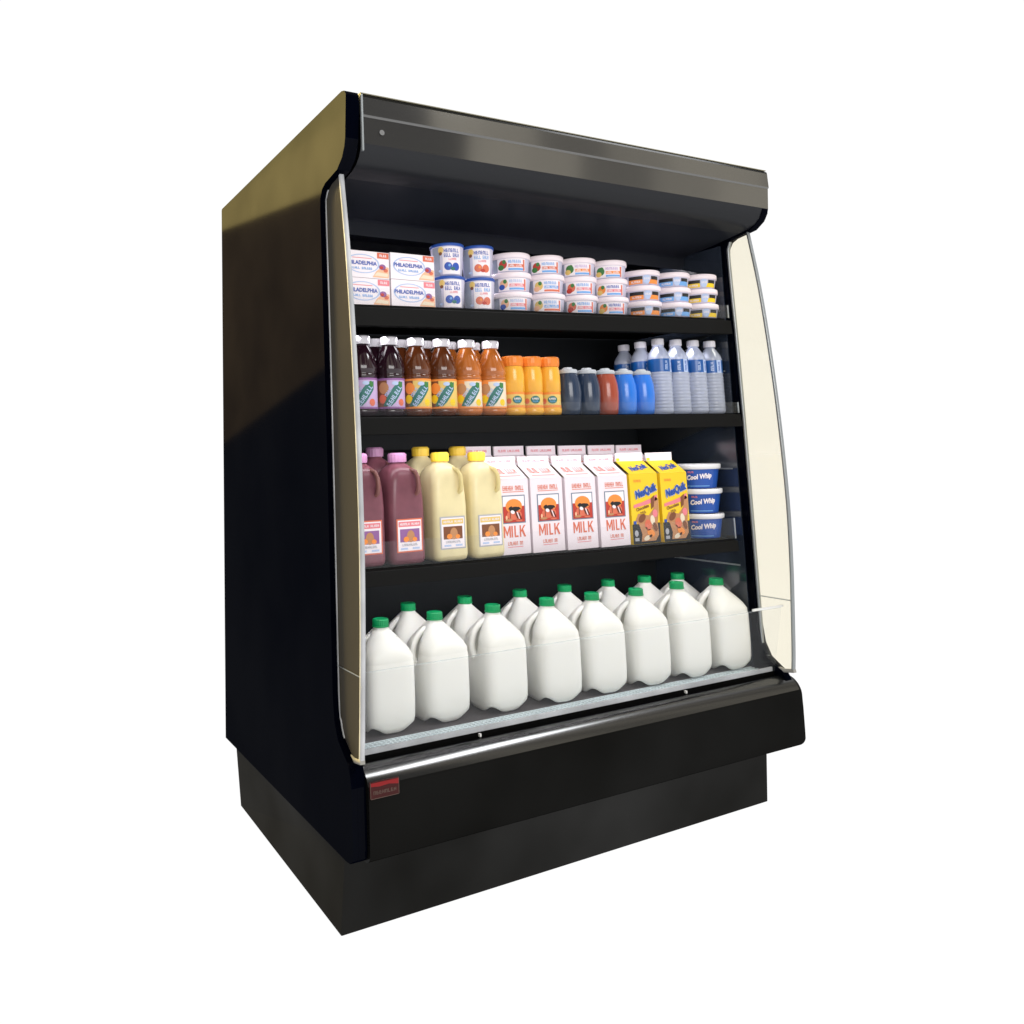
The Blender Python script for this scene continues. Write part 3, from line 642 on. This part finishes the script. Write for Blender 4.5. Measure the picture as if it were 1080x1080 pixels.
def make_sport(liq):
    root = empty('sports_drink_bottle', (0, 0, 0))
    prof = [(.024, 0), (.0265, .002), (.0285, .012), (.0305, .035), (.0312, .055), (.0300, .075), (.0270, .090), (.0235, .1005), (.0225, .104)]
    b = MB().lathe(prof, liq, 32); b.build('bottle', root)
    MB().lathe([(.0238, .1035), (.0244, .1050), (.0244, .1100), (.0225, .1130), (.0130, .1150), (.0120, .1180), (.0100, .1190)], 'cap_grey', 28).build('cap', root); return root
GS = 'round sports drink bottles with grey caps on the second shelf'
sn = Proto(make_sport('sport_navy')); sr = Proto(make_sport('sport_red')); sb = Proto(make_sport('sport_blue'))
for pr, x, lab in ((sn, .684, 'dark navy sports drink beside the yellow juice bottles'), (sn, .746, 'dark navy sports drink beside the red one'), (sr, .807, 'brick red sports drink between the navy and blue ones'),
                   (sb, .869, 'bright blue sports drink beside the red one'), (sb, .932, 'bright blue sports drink beside the clear water bottles')):
    pr.place((x, .112, zs(1, x)+.001), 0, lab, 'sports drink', GS)
def make_water():
    root = empty('water_bottle', (0, 0, 0)); R = .0300; prof = [(.024, 0), (.028, .003)]
    z = .008
    while z < .108: prof += [(R, z), (R, z+.0055), (R-.0014, z+.0075)]; z += .0090
    prof += [(R, .110), (R-.0006, .112), (R-.0006, .148), (R, .150), (R-.001, .155), (.0255, .164), (.0195, .173), (.0150, .180), (.0125, .184), (.0125, .190)]
    MB().lathe(prof, 'water_plastic', 32).build('bottle', root)
    f = round_front(lambda v: R-.0002); b = MB().lathe([(R-.0002, .1125), (R-.0002, .1475)], 'water_blue', 40, cap0=False, cap1=False)
    b.art_rect(f, .001, .0155, .1125, .1475, 'pale_blue', 1, 6); b.art_marks(f, .0080, .130, .028, .0065, 'blue_ink', 2, 6, rot=math.pi/2)
    b.art_marks(f, -.012, .1300, .024, .0075, 'pale_blue', 2, 4, rot=math.pi/2)
    b.build('label', root)
    c = MB(); n = 36; c.loft([[((r+(.0005 if j % 2 else 0))*math.cos(2*math.pi*j/n), (r+(.0005 if j % 2 else 0))*math.sin(2*math.pi*j/n), z) for j in range(n)] for r, z in [(.0152, .1865), (.0152, .2020), (.0140, .2035)]], 'cap_white', False)
    c.build('cap', root); return root
PW = Proto(make_water()); GW = 'clear water bottles with blue labels at the right of the second shelf'
wx = (1.006, 1.072, 1.138, 1.203)
for r_, y in enumerate((.118, .180, .242)):
    for i, x in enumerate(wx):
        PW.place((x, y, zs(1, x)+.001), random.uniform(-.4, .4), 'clear blue-labelled water bottle, %s row, %s' % (('front', 'middle', 'rear')[r_], ('beside the blue sports drinks', 'second from the left', 'third from the left', 'rightmost beside the end wall')[i]), 'water bottle', GW)

# ------------------------------------------------------------------ third shelf
def rr_ring(w, d, z, rad, n=6, cx=0, cy=0):
    out = []
    for qx, qy, a0 in ((1, 1, 0), (-1, 1, 90), (-1, -1, 180), (1, -1, 270)):
        for i in range(n+1):
            a = math.radians(a0+90*i/n); out.append((cx+qx*(w/2-rad)+rad*math.cos(a), cy+qy*(d/2-rad)+rad*math.sin(a), z))
    return out
def make_jjug(body, cap, handle, H, frame, sheet_, art):
    root = empty('juice_jug', (0, 0, 0)); w, d = .090, .088
    spec = [(.86, 0, .012), (.95, .003, .014), (1, .012, .016), (1, .120, .016), (.985, .145, .017), (.955, .168, .018), (.91, .184, .019), (.84, .196, .020), (.72, .206, .020), (.55, .213, .019), (.40, .218, .0165), (.36, .222, .0155), (.34, H-.020, .0148)]
    R = [rr_ring(w*s_, d*s_, z, min(r, w*s_/2-.0005)) for s_, z, r in spec]
    MB().loft(R, body).build('body', root)
    c = MB(); n = 36; c.loft([[((r+(.0006 if j % 2 else 0))*math.cos(2*math.pi*j/n), (r+(.0006 if j % 2 else 0))*math.sin(2*math.pi*j/n), z) for j in range(n)] for r, z in [(.0205, H-.0210), (.0208, H-.004), (.0170, H)]], cap, False)
    c.build('cap', root)
    MB().tube([(.016, -.028, .205), (.020, -.043, .200), (.0225, -.050, .187), (.0230, -.0515, .170), (.0225, -.048, .155), (.021, -.038, .148)], [.0045, .0050, .0050, .0050, .0050, .0045], handle, 10).build('handle', root)
    f = front(-d/2-.0004); l = MB(); lw, l0, l1 = .033, .026, .098
    l.art_rect(f, -lw, lw, l0, l1, frame, 0); l.art_rect(f, -lw+.003, lw-.003, l0+.003, l1-.003, 'white_card', 1)
    l.art_rect(f, -lw+.005, lw-.005, l1-.017, l1-.006, art[0], 2); l.art_marks(f, 0, l1-.0115, .050, .005, 'white_card', 3, 12, gap=(6,))
    l.art_rect(f, -lw+.008, lw-.008, l0+.022, l1-.022, art[1], 2); l.art_ell(f, .002, l0+.034, .010, .013, art[2], 3); l.art_ell(f, -.010, l0+.028, .007, .006, art[3], 4); l.art_ell(f, .012, l0+.027, .006, .005, art[3], 4)
    l.art_marks(f, 0, l0+.016, .040, .0050, 'grey_ink', 3, 10)
    for u in (-.024, .006): l.art_rect(f, u, u+.018, l0+.006, l0+.010, 'pale_blue', 2)
    l.build('label', root); return root
pj = Proto(make_jjug('jug_purple', 'jug_purple_top', 'jug_handle_amber', .242, 'coral_ink', 'FRUIT PUNCH', ('pink_ink', 'purple_ink', 'tan_ink', 'orange_ink')))
yj = Proto(make_jjug('jug_yellow', 'cap_yellow', 'jug_handle_straw', .242, 'grey_ink', 'LEMONADE', ('gold_ink', 'brown_ink', 'tan_ink', 'orange_ink')))
GP = 'plastic juice jugs at the left of the third shelf'
for pr, x, y, lab in ((pj, .112, .152, 'purple juice jug in front, mostly hidden by the left end glass'), (pj, .210, .150, 'purple juice jug in front, whole label showing, beside the yellow jugs'),
                      (pj, .205, .250, 'purple juice jug standing behind, between the two front purple ones'),
                      (yj, .322, .148, 'pale yellow juice jug in front, next to the purple jugs'), (yj, .424, .148, 'pale yellow juice jug in front, next to the white milk cartons'),
                      (yj, .330, .248, 'pale yellow juice jug behind, next to the purple jugs'), (yj, .437, .248, 'pale yellow juice jug behind, next to the white cartons')):
    pr.place((x, y, zs(2, x)+.001), random.uniform(-.05, .05), lab, 'juice jug', GP, (1, 1, 1.06) if y > .2 else None)
def milk_word(b, f, cu, cv, w, h):
    u0, v0, v1 = cu-w/2, cv-h/2, cv+h/2; t = .0042
    for x in (.0, .0165, .0225, .031, .0465):      # uprights of M, I, L, K
        b.art_rect(f, u0+x, u0+x+t, v0, v1, 'coral_ink', 1)
    b.art_poly(f, [(u0+.0042, v1), (u0+.0042, v1-.009), (u0+.0094, v0+.004), (u0+.0104, v0+.004), (u0+.0104, v0+.012)], 'coral_ink', 1)
    b.art_poly(f, [(u0+.0165, v1), (u0+.0104, v0+.012), (u0+.0104, v0+.004), (u0+.0112, v0+.004), (u0+.0165, v1-.009)], 'coral_ink', 1)
    b.art_rect(f, u0+.0352, u0+.0425, v0, v0+.004, 'coral_ink', 1)
    b.art_poly(f, [(u0+.0507, cv-.003), (u0+.0507, cv+.002), (u0+.059, v1), (u0+.064, v1)], 'coral_ink', 1)
    b.art_poly(f, [(u0+.0518, cv+.0015), (u0+.0560, cv+.0050), (u0+.0645, v0), (u0+.0590, v0)], 'coral_ink', 2)
def make_carton(kind):
    w, d, h1, h2, h3 = .097, .095, .176, .208, .229
    root = empty('milk_carton' if kind == 'milk' else 'chocolate_milk_carton', (0, 0, 0)); bm_ = 'carton_white' if kind == 'milk' else 'yellow_ink'
    b = MB(); b.box(-w/2, w/2, -d/2, d/2, 0, h1, bm_); b_side = 'carton_white' if kind == 'milk' else 'yellow_ink'
    f = front(-d/2)
    # gable: sloping front and rear, folded-in ends
    g = MB(); A = (-w/2, -d/2, h1+.0002); B = (w/2, -d/2, h1+.0002); Cc = (w/2, d/2, h1+.0002); Dd = (-w/2, d/2, h1+.0002)
    e = .0025; tf0, tf1, tb1, tb0 = (-w/2, -e, h2), (w/2, -e, h2), (w/2, e, h2), (-w/2, e, h2)
    g.add([A, B, tf1, tf0], [(0, 1, 2, 3)], bm_); g.add([Cc, Dd, tb0, tb1], [(0, 1, 2, 3)], bm_)
    for s_, (p, q, r1, r0) in ((-1, (A, Dd, tb0, tf0)), (1, (B, Cc, tb1, tf1))):
        mid = (s_*(w/2-.030), 0, h1+.013); g.add([p, q, mid], [(0, 1, 2)], 'fold_brown'); g.add([p, mid, r0], [(0, 1, 2)], 'fold_brown'); g.add([q, mid, r1], [(0, 1, 2)], 'fold_brown')
    sl = (d/2-e)/(h2-h1); fg = lambda u, v, l: (u, -d/2+v*sl-l*EPS, h1+v+l*EPS)
    fin = MB(); fin.box(-w/2+.001, w/2-.001, -.0024, .0024, h2+.0002, h3, 'carton_white')
    ff = front(-.0026)
    if kind == 'milk':
        b.art_marks(f, .004, .1545, .062, .0110, 'coral_ink', 1, 12, gap=(6,)); b.art_rect(f, -.027, .035, .145, .1465, 'coral_ink', 1)
        b.art_rect(f, -.031, .037, .072, .138, 'frame_blue', 1); b.art_rect(f, -.028, .034, .0745, .1355, 'white_card', 2)
        b.art_rect(f, -.028, .034, .0745, .112, 'red_ink', 3); b.art_ell(f, .003, .112, .024, .017, 'orange_ink', 4); b.art_ell(f, .003, .092, .022, .012, 'coral_ink', 5)
        # cow: body patches, head, legs
        b.art_ell(f, .004, .1050, .0150, .0058, 'black_ink', 6, rot=.08); b.art_ell(f, -.008, .1085, .0060, .0026, 'black_ink', 6, rot=.5); b.art_ell(f, .018, .1070, .0050, .0022, 'black_ink', 6, rot=-.6)
        b.art_ell(f, -.002, .0985, .0060, .0042, 'white_card', 7, rot=-.3)
        for k in range(3): b.art_poly(f, [(.004+k*.0052, .1000-k*.002), (.0072+k*.0052, .1000-k*.002), (.0135+k*.0052, .0830-k*.001), (.0110+k*.0052, .0830-k*.001)], ('black_ink', 'white_card', 'black_ink')[k], 8)
        b.art_rect(f, -.0100, -.0078, .0840, .1000, 'brown_ink', 7); b.art_ell(f, -.014, .0800, .0110, .0030, 'tan_ink', 6); b.art_ell(f, .016, .0780, .0100, .0022, 'coral_ink', 6); b.art_ell(f, -.020, .0860, .0030, .0050, 'peach_ink', 6)
        milk_word(b, f, .003, .053, .064, .027)
        b.art_marks(f, .004, .0255, .044, .0085, 'coral_ink', 1, 9, gap=(6,)); b.art_rect(f, -.018, .026, .0165, .0180, 'pink_ink', 1)
        g.art_marks(fg, 0, .018, .066, .0115, 'coral_ink', 1, 9, gap=(4,)); g.art_rect(fg, -.035, .035, .006, .0072, 'coral_ink', 1)
        fin.art_marks(ff, 0, h2+.010, .070, .0055, 'pink_ink', 1, 14, gap=(5,))
    else:
        for du, dv, mm, ly in ((0, 0, 'blue_ink', 6), (.0012, .0004, 'blue_ink', 5), (.0006, -.0010, 'blue_ink', 5), (-.0016, -.0010, 'pale_blue', 3), (.0026, .0014, 'pale_blue', 3), (.0012, -.0028, 'pale_blue', 3)):
            b.art_text(f, 'NesQuik', .005+du, .131+dv, .076, .0240, mm, ly, rot=.26, bold=.02, skew=.12)
        b.art_marks(f, -.022, .158, .026, .006, 'orange_ink', 2, 6)
        b.art_poly(f, [(-.040, .098), (-.010, .104), (.020, .112), (.044, .122), (.044, .108), (.010, .098), (-.040, .090)], 'pink_ink', 2)
        b.art_text(f, 'Chocolate', -.010, .0900, .046, .0085, 'brown_ink', 3, rot=.22, bold=.03); b.art_text(f, 'Milk', -.008, .0780, .020, .0080, 'brown_ink', 3, rot=.2, bold=.03)
        b.art_rect(f, -w/2+.0005, w/2-.0005, .0005, .050, 'black_ink', 1)
        b.art_poly(f, [(-.026, .076), (-.036, .060), (-.024, .046), (-.016, .024), (-.020, .006), (.030, .006), (.042, .020), (.040, .050), (.047, .080), (.047, .110), (.036, .116), (.028, .086), (.010, .070)], 'tan_ink', 2)
        b.art_poly(f, [(.020, .112), (.034, .120), (.030, .092), (.020, .084)], 'brown_ink', 3)
        for u, v, a_, c_, mm, rt in ((-.014, .064, .014, .009, 'brown_ink', .6), (.006, .046, .012, .014, 'coral_ink', .2), (.014, .026, .014, .009, 'orange_ink', -.4), (.000, .014, .012, .006, 'cream_ink', .3), (.022, .058, .008, .012, 'cream_ink', .1),
                                 (.032, .074, .009, .010, 'pink_ink', 0), (.030, .040, .007, .012, 'brown_ink', .4), (-.006, .036, .008, .006, 'tan_ink', 0), (.012, .018, .006, .003, 'brown_ink', .5)):
            b.art_ell(f, u, v, a_, c_, mm, 4, rot=rt)
        b.art_ell(f, -.036, .027, .0065, .008, 'grey_ink', 3); b.art_rect(f, -.042, -.028, .008, .016, 'grey_ink', 3); b.art_rect(f, -.044, -.034, .050, .058, 'blue_ink', 3)
        g.art_text(fg, 'NesQuik', .004, .014, .066, .0135, 'blue_ink', 1, rot=.12, bold=.02); g.art_text(fg, 'NesQuik', .005, .0143, .066, .0135, 'blue_ink', 2, rot=.12, bold=.02)
        fin.art_rect(ff, -w/2+.002, -w/2+.014, h2+.001, h2+.008, 'yellow_ink', 1)
    b.build('body', root); g.build('gable', root); fin.build('top_fin', root); return root
pm = Proto(make_carton('milk')); pc = Proto(make_carton('choc'))
GM = 'white half-gallon milk cartons on the third shelf'
for i, x in enumerate((.505, .609, .715, .822)):
    pm.place((x, .172, zs(2, x)+.001), 0, 'white milk carton with cow picture, front row, ' + ('beside the yellow jugs', 'second from the yellow jugs', 'third from the yellow jugs', 'beside the yellow chocolate cartons')[i], 'milk carton', GM)
for i, x in enumerate((.508, .612, .718, .824, .928, 1.030)):
    pm.place((x, .274, zs(2, x)+.001), 0, 'white milk carton in the back row, behind the ' + ('first front milk carton', 'second front milk carton', 'third front milk carton', 'fourth front milk carton', 'left chocolate carton', 'right chocolate carton')[i], 'milk carton', GM, (1, 1, 1.12))
GQ = 'yellow chocolate milk cartons on the third shelf'
for i, x in enumerate((.928, 1.036)):
    pc.place((x, .172, zs(2, x)+.001), 0, 'yellow chocolate milk carton ' + ('beside the white milk cartons', 'beside the blue tubs')[i], 'milk carton', GQ, (1, 1, 1.02))
def make_whip():
    root = empty('topping_tub', (0, 0, 0)); H = .0695
    rp = [(.0475, 0), (.0560, .052)]
    b = MB().lathe([(.040, .0), (.0475, .0006), (.0475, .003), (.0558, .052)], 'tub_blue', 44); f = round_front(interp(rp), -math.pi/2-.05)
    b.art_text(f, 'Cool Whip', .004, .031, .068, .0180, 'white_card', 2, rot=.10, bold=.05, skew=.2); b.art_marks(f, -.018, .045, .016, .0050, 'pink_ink', 2, 5)
    b.art_rect(f, -.030, .030, .006, .0085, 'light_blue_ink', 1, 10); b.build('tub', root)
    l = MB().lathe([(.0580, .0525), (.0610, .0545), (.0615, .0630), (.0605, .0660), (.0580, .0665), (.0560, .0630), (.050, .0620)], 'tub_lid', 44); l.build('lid', root); return root
pw = Proto(make_whip())
for k in range(3):
    pw.place((1.172, .165, zs(2, 1.172)+.001+k*.0670), face(1.17, k=.85)+(.0, .06, -.04)[k], 'blue whipped topping tub with white lid, %s of the stack of three' % ('bottom', 'middle', 'top')[k], 'food tub', 'stack of blue tubs at the right end of the third shelf')
